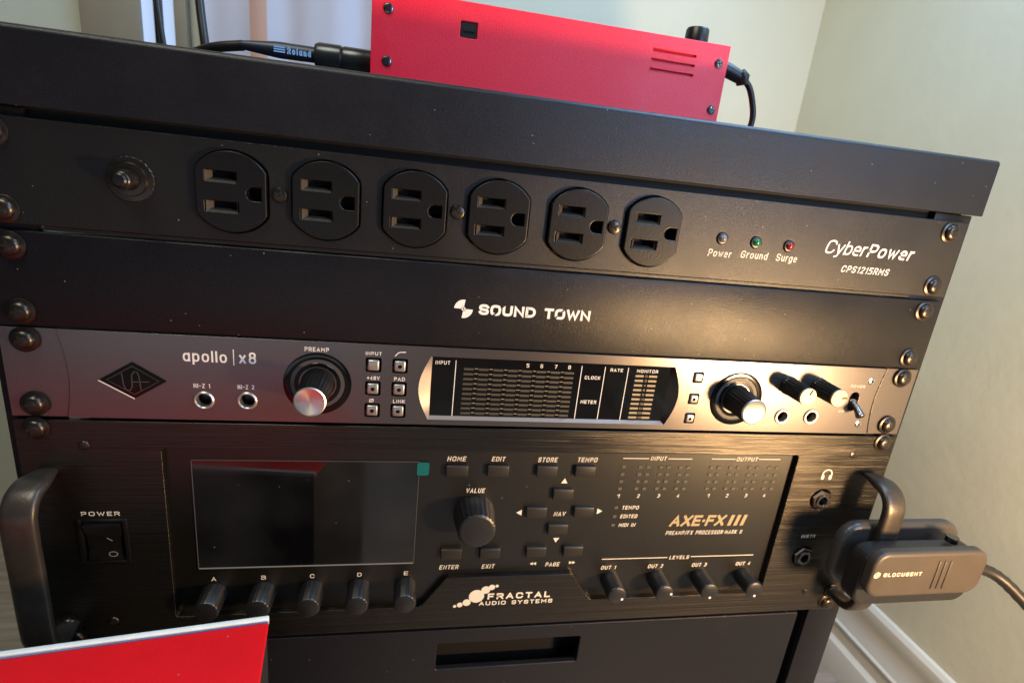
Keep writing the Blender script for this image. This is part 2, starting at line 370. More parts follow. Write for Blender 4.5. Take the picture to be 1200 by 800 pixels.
# moulded skirting board along the side wall (profile x=out from wall, z=height)
prof = [(0, -405), (-4, -406), (-7, -410), (-8, -418), (-6, -424), (-5, -434), (-9, -446), (-10, -450), (-12.5, -452), (-12.5, -454),
        (-10, -456), (-10.5, -470), (-16, -474), (-19, -484), (-20, -506), (0, -506)]
bm = bmesh.new(); A = [bm.verts.new((x, -680, z+455)) for x, z in prof]; B = [bm.verts.new((x, 680, z+455)) for x, z in prof]
for k in range(len(prof)): bm.faces.new((A[k], A[(k+1) % len(prof)], B[(k+1) % len(prof)], B[k]))
bm.faces.new(A); bm.faces.new(B)
tag(meshobj('skirting_board', bm2me(bm, 's', .5), 'trim', None, (449.5, -206, -455)), kind='structure')

# window and curtain far behind, upper left
w = thing('window', 'bright bluish window with dark bar behind the rack, top left', 'window', (-345, 470, 60))
for x0, x1 in ((-362, -349), (-341, -329)): boxp('pane', x0, x1, 468, 470, 60, 330, 'pane', w)
for x0, x1, mm in ((-420, -362.5, 'tan'), (-348.5, -341.5, 'cable'), (-328.5, -316, 'tan')): boxp('window_frame', x0, x1, 462, 474, 55, 335, mm, w, .8)
bm = bmesh.new(); n = 120; vs = []
for k in range(n+1):
    x = -300+k*240/n; y = 4*math.sin(k*.17)+1.5*math.sin(k*.31+1)
    vs.append([bm.verts.new((x+180, y, z)) for z in (-120, 200)])
for k in range(n): bm.faces.new((vs[k][0], vs[k+1][0], vs[k+1][1], vs[k][1]))
fs = list(bm.faces)
r = bmesh.ops.extrude_face_region(bm, geom=fs)
for v in r['geom']:
    if isinstance(v, bmesh.types.BMVert): v.co.y += 1.5
me = bm2me(bm, 'curtain', 1.0)
cu = meshobj('curtain', me, 'lavender', None, (-180, 458, 180)); me.materials.append(M['peach'])
for p in me.polygons:
    if -.070 < p.center.x < -.052: p.material_index = 1
tag(cu, 'pale lavender curtain with a peach stripe hanging behind the red case', 'curtain')

# ------------------------------------------------------------------ the rack frame
R_ = thing('equipment_rack', 'black steel equipment rack frame with rounded top lip holding all units', 'rack', (0, 150, -500))
bm = bmesh.new(); pf = [(16, 3.3), (-1.7, 3.3), (-2, 3.6)] + [(-2+2.6-2.6*math.cos(math.radians(9*k)), 33-2.6+2.6*math.sin(math.radians(9*k))) for k in range(11)] + [(16, 33)]
A = [bm.verts.new((-246, y-7, z-18)) for y, z in pf]; B = [bm.verts.new((246, y-7, z-18)) for y, z in pf]
for k in range(len(pf)): bm.faces.new((A[k], A[(k+1) % len(pf)], B[(k+1) % len(pf)], B[k]))
bm.faces.new(A); bm.faces.new(B)
meshobj('top_lip', bm2me(bm, 'lip', .5), 'powder', R_, (0, 7, 18))
boxp('top_plate', -246, 246, 16.2, 320, 29.5, 32.6, 'powder', R_, .5)
for s in (-1, 1):
    a, b = sorted((s*221, s*245.6))
    boxp('rack_rail', a, b, 3.2, 6.2, -500, 3, 'steel', R_, .5)
    a, b = sorted((s*242.5, s*245.6)); boxp('rail_flange', a, b, 6.4, 40, -500, 3, 'steel', R_, .5)
    a, b = sorted((s*219, s*245.6)); boxp('rear_post', a, b, 290, 318, -500, 29, 'steel', R_, .8)
    boxp('foot', a, b, 0, 322, -506, -500.2, 'rubber', R_, 1)
boxp('dark_gap_backing', -242, 242, 7, 9, -6, 29, 'chassis', R_)  # added dark plate, stands in for the shade in the gap under the lip
boxp('bottom_plate', -218, 218, 10, 318, -500, -496, 'steel', R_, .5)

CUP = lathe([(0, .6), (3.2, .6), (5.6, .2), (5.9, .0), (5.6, -.4), (0, -.4)], 28)
PAN = lathe([(0, 2.75), (2.4, 2.65), (3.5, 2.25), (4.2, 1.5), (4.45, .7), (4.45, .2), (0, .2)], 28)
def crossmesh(r, w, d=.5):
    bm = bmesh.new()
    for sx, sz in ((r, w), (w, r)):
        q = bmesh.ops.create_cube(bm, size=1)
        for v in q['verts']: v.co = Vector((v.co.x*sx*2, v.co.y*d, v.co.z*sz*2))
    return bm2me(bm)
CROSS = crossmesh(2.3, .46, .4)
CROSS_S = crossmesh(1.35, .3, .3)
for m_, k_ in ((CUP, 'screw'), (PAN, 'screw'), (CROSS, 'dark'), (CROSS_S, 'dark')): m_.materials.append(M[k_])
def rack_screw(parent, x, z, y=0):
    a = meshobj('rack_screw', PAN, None, parent, (x, y-.6, z), rot=(0, random.uniform(0, 1.5), 0))
    meshobj('cup_washer', CUP, None, a, (x, y-.6, z)).location = (0, .0001, 0)
    meshobj('cross_recess', CROSS, None, a, (x, y, z)).location = (0, -.00262, 0)
    return a
def ear_screws(parent, zs, x=230.8):
    for s in (-1, 1):
        for z in zs: rack_screw(parent, s*x, z)
def chassis(parent, z0, z1, y0=5, y1=270):
    boxp('chassis', -217, 217, y0, y1, z0, z1, 'chassis', parent)
SMALL = lathe([(0, .75), (1.4, .72), (2.0, .5), (2.3, 0), (0, -.2)], 20)
def small_screw(parent, x, z, y, m, r=1.0, name='screw'):
    me = SMALL.copy(); o = meshobj(name, me, m, parent, (x, y, z), rot=(0, random.uniform(0, 1.5), 0)); o.scale = (r, r, r)
    c = meshobj('cross_recess', CROSS_S, None, o, (x, y, z)); c.location = (0, -.00065, 0)
    return o

# ------------------------------------------------------------------ 1. power conditioner
PC = thing('power_conditioner', 'black rack power conditioner with a row of six outlets, under the top lip', 'power strip', (0, 0, -44))
XO = [-63.8+39.3*(k-2) for k in range(6)]
holes = [circ(x, -22.2, 17.6, 40, 14.8) for x in XO] + [circ(-182.2, -20.9, 4.2, 24)] + [circ(x, z, 3.0, 20) for x, z in ((93.6, -21.9), (113.2, -22.3), (132.9, -22.6))]
meshobj('faceplate', plate(rect(-241.3, 241.3, -43.6, -.8, .6), holes, 3.0, .55), 'conditioner', PC, (0, 0, 0))
boxp('lower_flange', -218, 218, .6, 3.0, -45.3, -43.8, 'conditioner', PC)
chassis(PC, -43, -2)
# outlet
def slot(cx, cz, w, h): return rect(cx-w/2, cx+w/2, cz-h/2, cz+h/2, .25, 2)
def gnd(cx, cz):
    pts = [(cx+3.0, cz-2.9)]
    pts = [(cx+3.2, cz-2.9), (cx+3.2, cz+2.9)]
    for k in range(9):
        a = math.radians(90+180*k/8); pts.append((cx+2.9*math.cos(a), cz+2.9*math.sin(a)))
    return pts
OUT = plate(circ(0, 0, 17.1, 56, 14.3), [slot(-4.0, 6.35, 12.6, 4.6), slot(-4.0, -6.35, 13.6, 4.6), gnd(9.0, 0)], 3.2, .5)
OUTIN = plate(circ(0, 0, 16.8, 40, 14.0), [slot(-3.0, 7.0, 10.3, 3.2), slot(-3.0, -5.7, 10.3, 3.2), gnd(9.0, 0)], 3.0, .05, 0)
for m_ in (OUT, OUTIN): m_.materials.append(M['outlet'])
OUTBACK = box(28, 1, 33); OUTBACK.materials.append(M['dark'])
OLED = box(9.0, .5, 1.0); 
def funnel(w0, h0, w1, h1, dx, dz, d):
    bm = bmesh.new()
    a = [bm.verts.new((x*w0/2, 0, z*h0/2)) for x, z in ((-1, -1), (1, -1), (1, 1), (-1, 1))]
    b = [bm.verts.new((x*w1/2+dx, d, z*h1/2+dz)) for x, z in ((-1, -1), (1, -1), (1, 1), (-1, 1))]
    for k in range(4): bm.faces.new((a[k], a[(k+1) % 4], b[(k+1) % 4], b[k]))
    me = bm2me(bm); me.materials.append(M['leadin']); return me
FUN = funnel(12.5, 4.5, 10.2, 3.0, 1.0, .65, 3.3)
for x in XO:
    o = meshobj('outlet', OUT, None, PC, (x, -2.6, -22.2))
    a = meshobj('slot_plate', OUTIN, None, o, (x, .8, -22.2))
    for dz in (6.35, -6.35):
        meshobj('lead_in', FUN, None, o, (x-4.0, -2.3, -22.2+dz))
    meshobj('contact_well', OUTBACK, None, o, (x, 5.2, -22.2))
for x in (-122.9, -44.0, 34.0):
    small_screw(PC, x, -21.6, -.3, 'screw', 1.5, 'outlet_screw')
br = meshobj('circuit_breaker', lathe([(0, 9.2), (3.0, 9.2), (3.4, 8.8), (3.4, 8), (4.1, 7.8), (4.3, 7.2), (4.3, 2.4), (0, 2.4)], 28), 'screw', PC, (-182.2, 0, -20.9))
meshobj('knurled_washer', lathe([(4.4, 2.6), (6.6, 2.4), (7.0, 1.2), (9.2, 1.0), (9.5, .6), (9.5, 0), (4, 0)], 60, 2, .035, (3, 5)), 'screw', br, (-182.2, 0, -20.9))
meshobj('button_cap', lathe([(0, 11), (2.2, 10.8), (2.8, 10.2), (2.8, 9), (0, 9)], 24), 'plastic', br, (-182.2, 0, -20.9))
for x, z, m_, lab in ((93.6, -21.9, 'clear', 'clear lens'), (113.2, -22.3, 'green', 'green lens'), (132.9, -22.6, 'red', 'red lens')):
    b = meshobj('indicator_bezel', lathe([(2.1, .9), (2.8, .8), (3.0, .2), (3.0, -1), (2.0, -1)], 24), 'plastic', PC, (x, 0, z))
    l = meshobj('lens', lathe([(0, 2.6), (.9, 2.45), (1.7, 1.9), (2.1, 1.0), (2.1, -.5), (0, -.5)], 20), m_, b, (x, 0, z)); l['label'] = 'small '+lab
YL = -.12
text(PC, 'Power', 87.2, 100.9, -31.6, -27.8, YL, 'warmwhite', .1, .15, smooth=2, gap=.32)
text(PC, 'Ground', 106.0, 122.2, -31.0, -27.2, YL, 'warmwhite', .1, .15, smooth=2, gap=.32)
text(PC, 'Surge', 127.0, 140.0, -31.0, -27.2, YL, 'warmwhite', .1, .15, smooth=2, gap=.32)
text(PC, 'Cyber', 154.8, 182.0, -24.6, -17.2, YL, 'white', .25, .125, smooth=2, gap=.16)
text(PC, 'Power', 181.6, 212.6, -24.6, -17.4, YL, 'white', .25, .155, smooth=2, gap=.24)
text(PC, 'CPS1215RMS', 168.2, 199.6, -33.9, -30.2, YL, 'white', .25, .15, smooth=1, gap=.42)
ear_screws(PC, (-7, -37.5))

# ------------------------------------------------------------------ 2. blank panel
BP = thing('blank_panel', 'plain black blank rack panel with white logo lettering in the middle', 'rack panel', (0, 0, -88))
boxp('panel', -241.3, 241.3, 0, 12, -88.3, -46.0, 'steel', BP, 1.0, 3)
o = text(BP, 'SOUND TOWN', -29.9, 28.6, -70.6, -65.1, YL, 'white', .0, .25, smooth=2, gap=.16)
for cx, cz in ((-19.8, -67.85), (11.9, -67.85)):     # stencil cuts through the O's
    for sx in (-1, 1):
        meshobj('stencil_cut', stroke([(cx+sx*1.0, cz+sx*1.2), (cx+sx*3.6, cz+sx*3.6)], .8), 'steel', BP, (0, YL-.05, 0))
# record shaped emblem: two fans and a hub
def fan(cx, cz, r0, r1, a0, a1, n=12):
    return [(cx+r1*math.cos(math.radians(a0+(a1-a0)*k/n)), cz+r1*math.sin(math.radians(a0+(a1-a0)*k/n))) for k in range(n+1)] + \
           [(cx+r0*math.cos(math.radians(a1+(a0-a1)*k/n)), cz+r0*math.sin(math.radians(a1+(a0-a1)*k/n))) for k in range(n+1)]
flat(BP, 'logo_fan', fan(-37.6, -68.1, 1.25, 4.7, 82, 178), YL, 'white', .1)
flat(BP, 'logo_fan', fan(-37.6, -68.1, 1.25, 4.7, -98, -2), YL, 'white', .1)
flat(BP, 'logo_hub', fan(-37.6, -68.1, .45, 1.0, 0, 359, 20), YL, 'white', .1)
rack_screw(BP, 230.6, -81.3); rack_screw(BP, -230.6, -81.3); rack_screw(BP, 230.6, -52.5); rack_screw(BP, -230.6, -52.5)

# ------------------------------------------------------------------ 3. audio interface
AI = thing('audio_interface', 'gunmetal rack audio interface with black meter display and two large knobs', 'audio interface', (0, 0, -132))
def arcx(xe, xm, z0, z1, n=10):      # vertical edge bowing from xe at the ends to xm in the middle
    return [(xe+(xm-xe)*math.sin(math.pi*k/n), z0+(z1-z0)*k/n) for k in range(n+1)]
ZT, ZB = -88.9, -131.9
face = arcx(218.2, 215.6, ZB, ZT) + arcx(-218.2, -215.6, ZT, ZB)
def lens_outline(zt=-93.9, zb=-128.9):
    R1 = [(81.8+5.2*math.sin(math.pi*(.06+.94*k/12)) if False else 0, 0) for k in range(0)]
    right = [(82.0+5.2*math.sin(math.pi*k/14), zb+(zt-zb)*k/14) for k in range(15)]
    left = [(-51.8-5.6*math.sin(math.pi*k/14), zt+(zb-zt)*k/14) for k in range(15)]
    return right+left
sqh = [rect(x-3.9, x+3.9, z-3.9, z+3.9, 1.0) for x in (-80.2, -67.2) for z in (-99.8, -112.4, -124.4)] + \
      [rect(x-3.2, x+3.2, z-3.3, z+3.3, 1.0) for x in (97.0,) for z in (-99.3, -112.3, -124.3)]
jh = [circ(-159.2, -121.4, 3.6), circ(-139.7, -121.1, 3.6), circ(156.2, -121.6, 3.4), circ(175.6, -121.3, 3.4),
      circ(-106.8, -110.9, 8.2), circ(123.5, -111, 8.2), rect(198.6, 205.2, -117, -104.5, 3.2)]
meshobj('faceplate', plate(face, [lens_outline()]+sqh+jh, 4.0, .06), 'gunmetal', AI, (0, 0, 0))
for s in (-1, 1):
    e = [(s*241.3, ZB), (s*241.3, ZT)] + [(s*(x+(1.5 if s > 0 else .45)), z) for x, z in arcx(218.2, 215.6, ZT, ZB)]
    meshobj('rack_ear', plate(e, [], 2.6, .05), 'gunmetal', AI, (0, .7, 0))
boxp('chassis', -217, 217, 6, 270, -131.5, -89.5, 'chassis', AI)
# sloping walls of the display recess; lit and shaded sides painted by material
def strip(pa, pb, ya, yb):
    bm = bmesh.new(); A = [bm.verts.new((x, ya, z)) for x, z in pa]; B = [bm.verts.new((x, yb, z)) for x, z in pb]
    for k in range(len(pa)-1): bm.faces.new((A[k], A[k+1], B[k+1], B[k]))
    bmesh.ops.remove_doubles(bm, verts=bm.verts, dist=.01)
    return bm2me(bm, 's', 1.2)
lo = [(-51.8-5.6*math.sin(math.pi*k/14), -128.9+35*k/14) for k in range(15)]
meshobj('display_bezel', strip(lo, [(-51.0, max(-127.6, min(-95, z))) for _, z in lo], 0.05, 2.6), 'lit_bezel', AI)
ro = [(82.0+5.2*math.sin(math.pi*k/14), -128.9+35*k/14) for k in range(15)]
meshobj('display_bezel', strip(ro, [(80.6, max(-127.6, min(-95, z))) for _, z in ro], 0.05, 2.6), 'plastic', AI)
meshobj('display_bezel', strip([(-51.8, -128.9), (82, -128.9)], [(-51.0, -127.6), (80.6, -127.6)], 0.05, 2.6), 'lit_bezel', AI)
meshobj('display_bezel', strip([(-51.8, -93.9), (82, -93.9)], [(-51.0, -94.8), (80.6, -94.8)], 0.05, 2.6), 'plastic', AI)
boxp('meter_glass', -51.6, 81.2, 2.5, 4.5, -128.3, -94.3, 'glass', AI)
YG = 2.38
def g2(x, z): f = 1+2.4/267.3; return (-64.8+(x+64.8)*f, -1.8+(z+1.8)*f)   # readings taken on the front plane, moved onto the glass
def gt(s, x0, x1, z0, z1, m='white', **k):
    a, b = g2(x0, z0), g2(x1, z1); text(AI, s, a[0], b[0], a[1], b[1], YG, m, **k)
gt('INPUT', -49.6, -42.2, -97.9, -95.9)
for x in (-39.2, 28.3, 41.5, 54.8):
    a, b = g2(x-.18, -126.4), g2(x+.18, -95.4); flat(AI, 'divider_line', rect(a[0], b[0], a[1], b[1]), YG, 'white', .05)
for s_, x in (('5', -1.4), ('6', 6.1), ('7', 13.9), ('8', 21.4)): gt(s_, x-.75, x+.75, -97.6, -95.5)
gt('CLOCK', 30.7, 39.5, -102.9, -101.0); gt('METER', 30.4, 39.4, -117.2, -115.2); gt('RATE', 44.6, 51.8, -98.0, -96.1)
gt('MONITOR', 60.0, 72.3, -97.9, -96.0)
SEG = box(5.2, .06, 1.25); SEG.materials.append(M['dimprint']); SEGB = box(4.9, .06, 1.25); SEGB.materials.append(M['segment'])
TICK = box(1.8, .06, .45); TICK.materials.append(M['segment'])
for r_ in range(10):
    z = -99.9-r_*2.76
    for c in range(8):
        x, zz = g2(-32.3+c*7.72, z); meshobj('meter_segment', SEG, None, AI, (x, YG, zz))
        if c < 7: x, zz = g2(-28.4+c*7.72, z+.35); meshobj('meter_tick', TICK, None, AI, (x, YG, zz))
    for x in (62.0, 69.9):
        x, zz = g2(x, z); meshobj('meter_segment', SEGB, None, AI, (x, YG, zz))
    a = g2(66.0, z-.6); text(AI, ('0', '2', '4', '6', '9', '12', '18', '24', '30', '40')[r_], a[0]-(.6 if r_ < 5 else 1.0), a[0]+(.6 if r_ < 5 else 1.0), a[1], a[1]+1.3, YG, 'segment', name='scale_number')
# push keys
KEY = box(5.6, 3, 5.6, .8, 3); KEY.materials.append(M['keycap']); KEYS = box(4.7, 3, 4.7, .7, 3); KEYS.materials.append(M['keycap'])
DOT = lathe([(0, .1), (.95, .1), (1.05, 0)], 16); DOT.materials.append(M['gloss'])
WELL = box(8.4, .5, 8.4); WELL.materials.append(M['dark'])
for x, zs, K in ((-80.2, (-99.8, -112.4, -124.4), KEY), (-67.2, (-99.8, -112.4, -124.4), KEY), (97.0, (-99.3, -112.3, -124.3), KEYS)):
    for z in zs:
        k = meshobj('push_button', K, None, AI, (x, .5, z)); meshobj('key_well', WELL, None, k, (x, 4.3, z))
        if (x, z) not in ((-80.2, -99.8), (97.0, -99.3)): meshobj('centre_dot', DOT, None, k, (x, -1.02, z))
T = lambda *a, **k: text(AI, *a, **k)
T('INPUT', -84.1, -76.4, -94.6, -92.8, YL, 'white'); T('+48V', -83.2, -77.0, -107.7, -105.7, YL, 'white'); T('PAD', -69.9, -64.5, -107.8, -105.8, YL, 'white')
T('LINK', -69.9, -63.9, -120.0, -118.1, YL, 'white'); T('\u00d8', -81.8, -79.6, -119.9, -118.0, YL, 'white')
meshobj('filter_icon', stroke([(-69.8, -94.6), (-68.6, -93.0), (-67.2, -92.4), (-64.6, -92.3)], .45), 'white', AI, (0, YL, 0))
T('PREAMP', -112.9, -101.6, -94.0, -91.8, YL, 'white')
T('apollo', -167.2, -148.0, -101.7, -96.0, YL, 'white', bold=.15, smooth=2, gap=.3); T('x8', -142.6, -135.0, -101.7, -95.9, YL, 'white', bold=.16, smooth=2)
flat(AI, 'divider_line', rect(-145.25, -144.85, -102.9, -94.8), YL, 'white', .05)
T('HI-Z 1', -163.4, -156.1, -115.0, -112.8, YL, 'white'); T('HI-Z 2', -143.8, -136.3, -114.9, -112.7, YL, 'white')
T('ALT', 93.5, 99.8, -94.0, -92.3, YL, 'faintprint'); T('MONITOR', 116.1, 128.6, -93.4, -91.8, YL, 'faintprint')
T('FCN', 95.0, 99.2, -106.9, -105.5, YL, 'faintprint'); T('DIM', 95.0, 99.2, -119.0, -117.6, YL, 'faintprint')
T('HP 1', 152.5, 158.3, -94.9, -93.2, YL, 'faintprint'); T('HP 2', 172.4, 178.2, -94.9, -93.2, YL, 'faintprint')
T('POWER', 197.0, 206.8, -101.6, -100.0, YL, 'faintprint'); T('OFF', 193.3, 197.5, -117.9, -116.5, YL, 'faintprint')
def jack(parent, x, z, ro, ri, m='keycap', name='jack_socket', y=0):
    a = meshobj(name, lathe([(ri, -3), (ri, .4), (ri+.35, .85), (ro-.5, .85), (ro, .4), (ro, 0), (ri+.2, -.4)], 32), m, parent, (x, y, z))
    meshobj('socket_bore', lathe([(0, -5.5), (ri, -5.5), (ri+.1, -.2)], 24), 'plastic', a, (x, y, z)); return a
jack(AI, -159.2, -121.4, 4.7, 3.4); jack(AI, -139.7, -121.1, 4.7, 3.4); jack(AI, 156.2, -121.6, 4.9, 3.2); jack(AI, 175.6, -121.3, 4.9, 3.2)
# large knobs with their dark wells
def bigknob(x, z, L_, lab):
    k = meshobj('rotary_knob', lathe([(8.0, 0), (8.0, 2), (7.9, 3), (7.45, L_-1.2), (7.3, L_-.6), (6.9, L_-.4), (0, L_-.4)], 96, 4, .04, (2, 3)), 'plastic', AI, (x, 0, z)); k['label'] = lab
    meshobj('silver_cap', lathe([(7.25, L_-.6), (7.25, L_-.1), (6.7, L_+.25), (6.2, L_+.1), (0, L_-.1)], 48), 'silver', k, (x, 0, z))
    meshobj('knob_well', lathe([(16.2, -.15), (16.2, .25), (15.4, .5), (13.2, .35), (12.9, -.05), (11.2, -.05), (10.9, .3), (9.4, .3), (8.6, -.4), (8.2, -3)], 56), 'gloss', k, (x, 0, z))
    meshobj('level_ring', lathe([(11.0, .06), (12.9, .06), (12.9, .16), (11.0, .16)], 48), 'greyprint', k, (x, 0, z))
bigknob(-106.8, -110.9, 22.5, 'black knob with bright silver cap left of the meter display')
bigknob(123.5, -111.4, 18.2, 'black knob with bright silver cap right of the meter display')
for x, z, rr in ((155.4, -102.0, .4), (175.4, -102.2, 1.5)):
    k = meshobj('headphone_knob', lathe([(0, 0), (5.6, 0), (5.6, 1), (5.4, 1.6), (5.1, 15.9), (4.8, 16.3), (0, 16.3)], 80, 4, .06, (3, 4)), 'plastic', AI, (x, 0, z), rot=(0, rr, 0))
    c = meshobj('silver_cap', lathe([(5.0, 15.9), (5.25, 16.2), (5.25, 16.7), (4.9, 17.1), (0, 17.1)], 60, 2, .03, (1, 2)), 'capface', k); c.location = (0, 0, 0)
    p = meshobj('pointer_line', box(.8, .3, 3.4), 'dark', k); p.location = (0, -.0172, .0030)
# toggle switch
tg = meshobj('power_toggle', lathe([(0, 1.2), (2.3, 1.2), (2.6, .6), (3.0, -.5), (3.0, -3), (0, -3)], 28), 'darkchrome', AI, (202.0, 1.2, -111.5))
meshobj('toggle_lever', tube(smoothpath([(202, 0, -111.5), (202.1, -3.5, -113.4), (202.2, -5.6, -115.2), (202.2, -7.6, -116.8), (202.2, -8.2, -117.3)], 4), 2.5, n=16, radii=[.72, .72, .72, .74, .76, .8, .84, .88, .92, .96, 1, 1, 1, .96, .85, .6, .2]), 'darkchrome', tg)
bpy.data.objects[tg.children[0].name].location = -Vector((202.0, 1.2, -111.5))*S
boxp('switch_well', 198, 206, 4.1, 4.6, -118, -103.5, 'dark', AI)
small_screw(AI, 210.2, -97.2, -.1, 'chrome', .95); small_screw(AI, 210.0, -125.3, -.1, 'chrome', .95)
# diamond badge
DX, DZ = -188.9, -112.2
flat(AI, 'badge', [(-203.3, DZ), (DX, -121.2), (-174.9, DZ), (DX, -103.0)], -.5, 'gloss', .5)
meshobj('badge_line', stroke([(-200.0, DZ), (DX, -119.2), (-178.0, DZ), (DX, -105.0)], .35, True), 'greyprint', AI, (0, -.55, 0))
meshobj('badge_script', stroke([(-193.6, -107.8), (-193.2, -114.5), (-192.2, -117.0), (-190.6, -117.2), (-189.6, -115.2), (-189.4, -109.5), (-188.2, -107.6), (-186.9, -108.0), (-186.4, -110.0), (-186.0, -116.8)], .45), 'greyprint', AI, (0, -.55, 0))
meshobj('badge_script', stroke([(-189.5, -112.9), (-182.2, -112.6)], .4), 'greyprint', AI, (0, -.55, 0))
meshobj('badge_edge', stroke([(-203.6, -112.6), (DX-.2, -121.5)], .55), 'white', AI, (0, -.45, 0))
ear_screws(AI, (-94.3, -125.4), 231.0)

# ------------------------------------------------------------------ 4. effects processor
FX = thing('effects_processor', 'tall brushed black rack effects processor with dark screen, knobs and handles', 'effects processor', (0, 0, -266))
def f(x, z, d=3.4):
    k = 1+d/267.3; return (-64.8+(x+64.8)*k, -1.8+(z+1.8)*k)
win = [(-180, -149.4)] + [(-178.4, -147.6), (174.6, -147.6), (175.7, -148.6), (175.7, -249), (174.8, -250), (57, -250), (55, -249.4), (42.8, -231.4), (40.6, -230.2), (-33.6, -230.2), (-35.6, -231.4), (-48.5, -249.4), (-50.5, -250), (-179, -250), (-180, -249)]
fh = [circ(200.0, -178.6, 7.4), circ(199.3, -221.8, 7.4), rect(-219.5, -200.0, -212.5, -188.5, .6)]
meshobj('faceplate', plate(rect(-241.3, 241.3, -266.4, -133.6, .8), [win]+fh, 3.6, .35), 'brushed', FX, (0, 0, 0))
boxp('recessed_panel', -184, 180, 3.65, 5.2, -254, -144, 'satin', FX)
boxp('chassis', -217, 217, 14, 300, -265.5, -134.5, 'chassis', FX)
YI = 3.5
def ft(s, x0, x1, z0, z1, m='warmwhite', **k):
    a, b = f(x0, z0), f(x1, z1); text(FX, s, a[0], b[0], a[1], b[1], YI, m, **k)
# screen
a, b = f(-166.7, -218.3), f(-54.6, -154.0)
boxp('screen', a[0], b[0], 3.2, 4.2, a[1], b[1], 'screen', FX)
for x0, x1, z0, z1 in ((a[0], b[0], b[1], b[1]+.35), (a[0]-.35, a[0], a[1], b[1]), (a[0], b[0], a[1]-.7, a[1]), (b[0], b[0]+.3, a[1], b[1])):
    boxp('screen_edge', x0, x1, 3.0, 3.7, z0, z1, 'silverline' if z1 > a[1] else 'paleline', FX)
a, b = f(-55.6, -162.0), f(-49.2, -154.0); flat(FX, 'teal_tape', rect(a[0], b[0], a[1], b[1], 1.4), 2.9, 'teal', .2)
# keys
KB = box(12.4, 4.6, 6.9, .8, 3); KB.materials.append(M['button'])
for x, z in ((-34.0, -159.6), (-11.0, -159.4), (17.2, -159.4), (40.0, -159.4), (28.8, -174.5), (14.3, -186.6), (43.1, -186.6), (28.7, -198.3),
             (17.3, -214.0), (40.3, -214.0), (-33.4, -214.0), (-10.6, -214.2)):
    meshobj('key', KB, None, FX, (x+.2, 3.3, z-.9))
for s_, x0, x1, z in (('HOME', -39.8, -29.3, -153.4), ('EDIT', -15.4, -7.6, -153.3), ('STORE', 10.8, 22.4, -153.5), ('TEMPO', 33.8, 46.0, -153.3),
                      ('VALUE', -28.2, -17.2, -173.2), ('NAV', 24.5, 31.9, -188.9), ('ENTER', -39.6, -28.2, -224.0), ('EXIT', -14.8, -6.9, -224.2), ('PAGE', 23.8, 32.9, -224.1)):
    ft(s_, x0, x1, z, z+2.9, shear=.16)
def tri(cx, cz, r, ang):
    p = [(cx+r*math.cos(math.radians(ang+120*k)), cz+r*math.sin(math.radians(ang+120*k))) for k in range(3)]
    flat(FX, 'arrow', p, YI, 'warmwhite', .05)
for x, z, ang in ((28.1, -166.0, 90), (4.2, -186.3, 180), (51.9, -185.9, 0), (28.2, -205.0, -90)): x, z = f(x, z); tri(x, z, 2.2, ang)
for x, z, ang in ((15.4, -221.8, 180), (17.4, -221.8, 180), (39.2, -221.8, 0), (41.2, -221.8, 0)): x, z = f(x, z); tri(x, z, 1.3, ang)
# knobs
def knob(x, z, r, L_, name, dot=None, rot=0, n=64, kn=0, taper=.97):
    k = meshobj(name, lathe([(0, 0), (r*1.0, 0), (r*1.0, L_*.1), (r*taper, L_-1.0), (r*(taper-.07), L_-.35), (r*(taper-.15), L_-.1), (0, L_)], n, kn, .025, (2, 3)), 'rubber', FX, (x, 3.6, z))
    if dot is not None:
        d = meshobj('pointer_dot', lathe([(0, .12), (.75, .12), (.85, 0)], 16), 'white', k); a_ = math.radians(dot)
        d.location = (math.cos(a_)*r*.66*S, -(L_+.02)*S, math.sin(a_)*r*.66*S)
    return k
for x, s_ in ((-160.0, 'A'), (-134.9, 'B'), (-109.5, 'C'), (-84.1, 'D'), (-58.3, 'E')):
    X, Z = f(x, -235.2); knob(X, Z, 6.5, 14.5, 'encoder_knob', kn=4); ft(s_, x-1.2, x+1.2, -227.2, -224.6)
for x, dt in ((66.8, -35), (97.6, 0), (127.6, -80), (158.6, -80)):
    X, Z = f(x, -235.4); knob(X, Z, 6.1, 14.5, 'level_knob', dt)
X, Z = f(-22.3, -186.8); knob(X, Z, 11.9, 17.0, 'value_knob', kn=4, n=96, taper=.88)
# right block print
def line(x0, x1, z, w=.5):
    a, b = f(x0, z-w/2), f(x1, z+w/2); flat(FX, 'rule_line', rect(a[0], b[0], a[1], b[1]), YI, 'warmwhite', .05)
line(61.3, 77.3, -150.7); line(89.4, 104.6, -150.7); line(117.3, 132.9, -150.5); line(148.8, 163.3, -150.4)
ft('INPUT', 78.3, 88.5, -151.9, -149.2, shear=.16); ft('OUTPUT', 133.6, 148.2, -151.8, -149.2, shear=.16)
LEDM = box(2.7, .5, 1.9, .3, 1); LEDM.materials.append(M['led'])
for cols in ((62.4,), (72.8, 77.7), (85.7, 90.5), (98.2, 103.2), (118.3, 123.2), (131.0, 136.0), (143.9, 148.9), (156.9, 162.3)):
    for x in cols:
        for r_ in range(4): X, Z = f(x, -156.2-4.83*r_); meshobj('led', LEDM, None, FX, (X, 3.45, Z))
for x, s_ in ((62.4, '1'), (75.1, '2'), (88.0, '3'), (100.6, '4'), (120.6, '1'), (133.3, '2'), (146.2, '3'), (158.9, '4')): ft(s_, x-.95, x+.95, -176.8, -174.4, shear=.16)
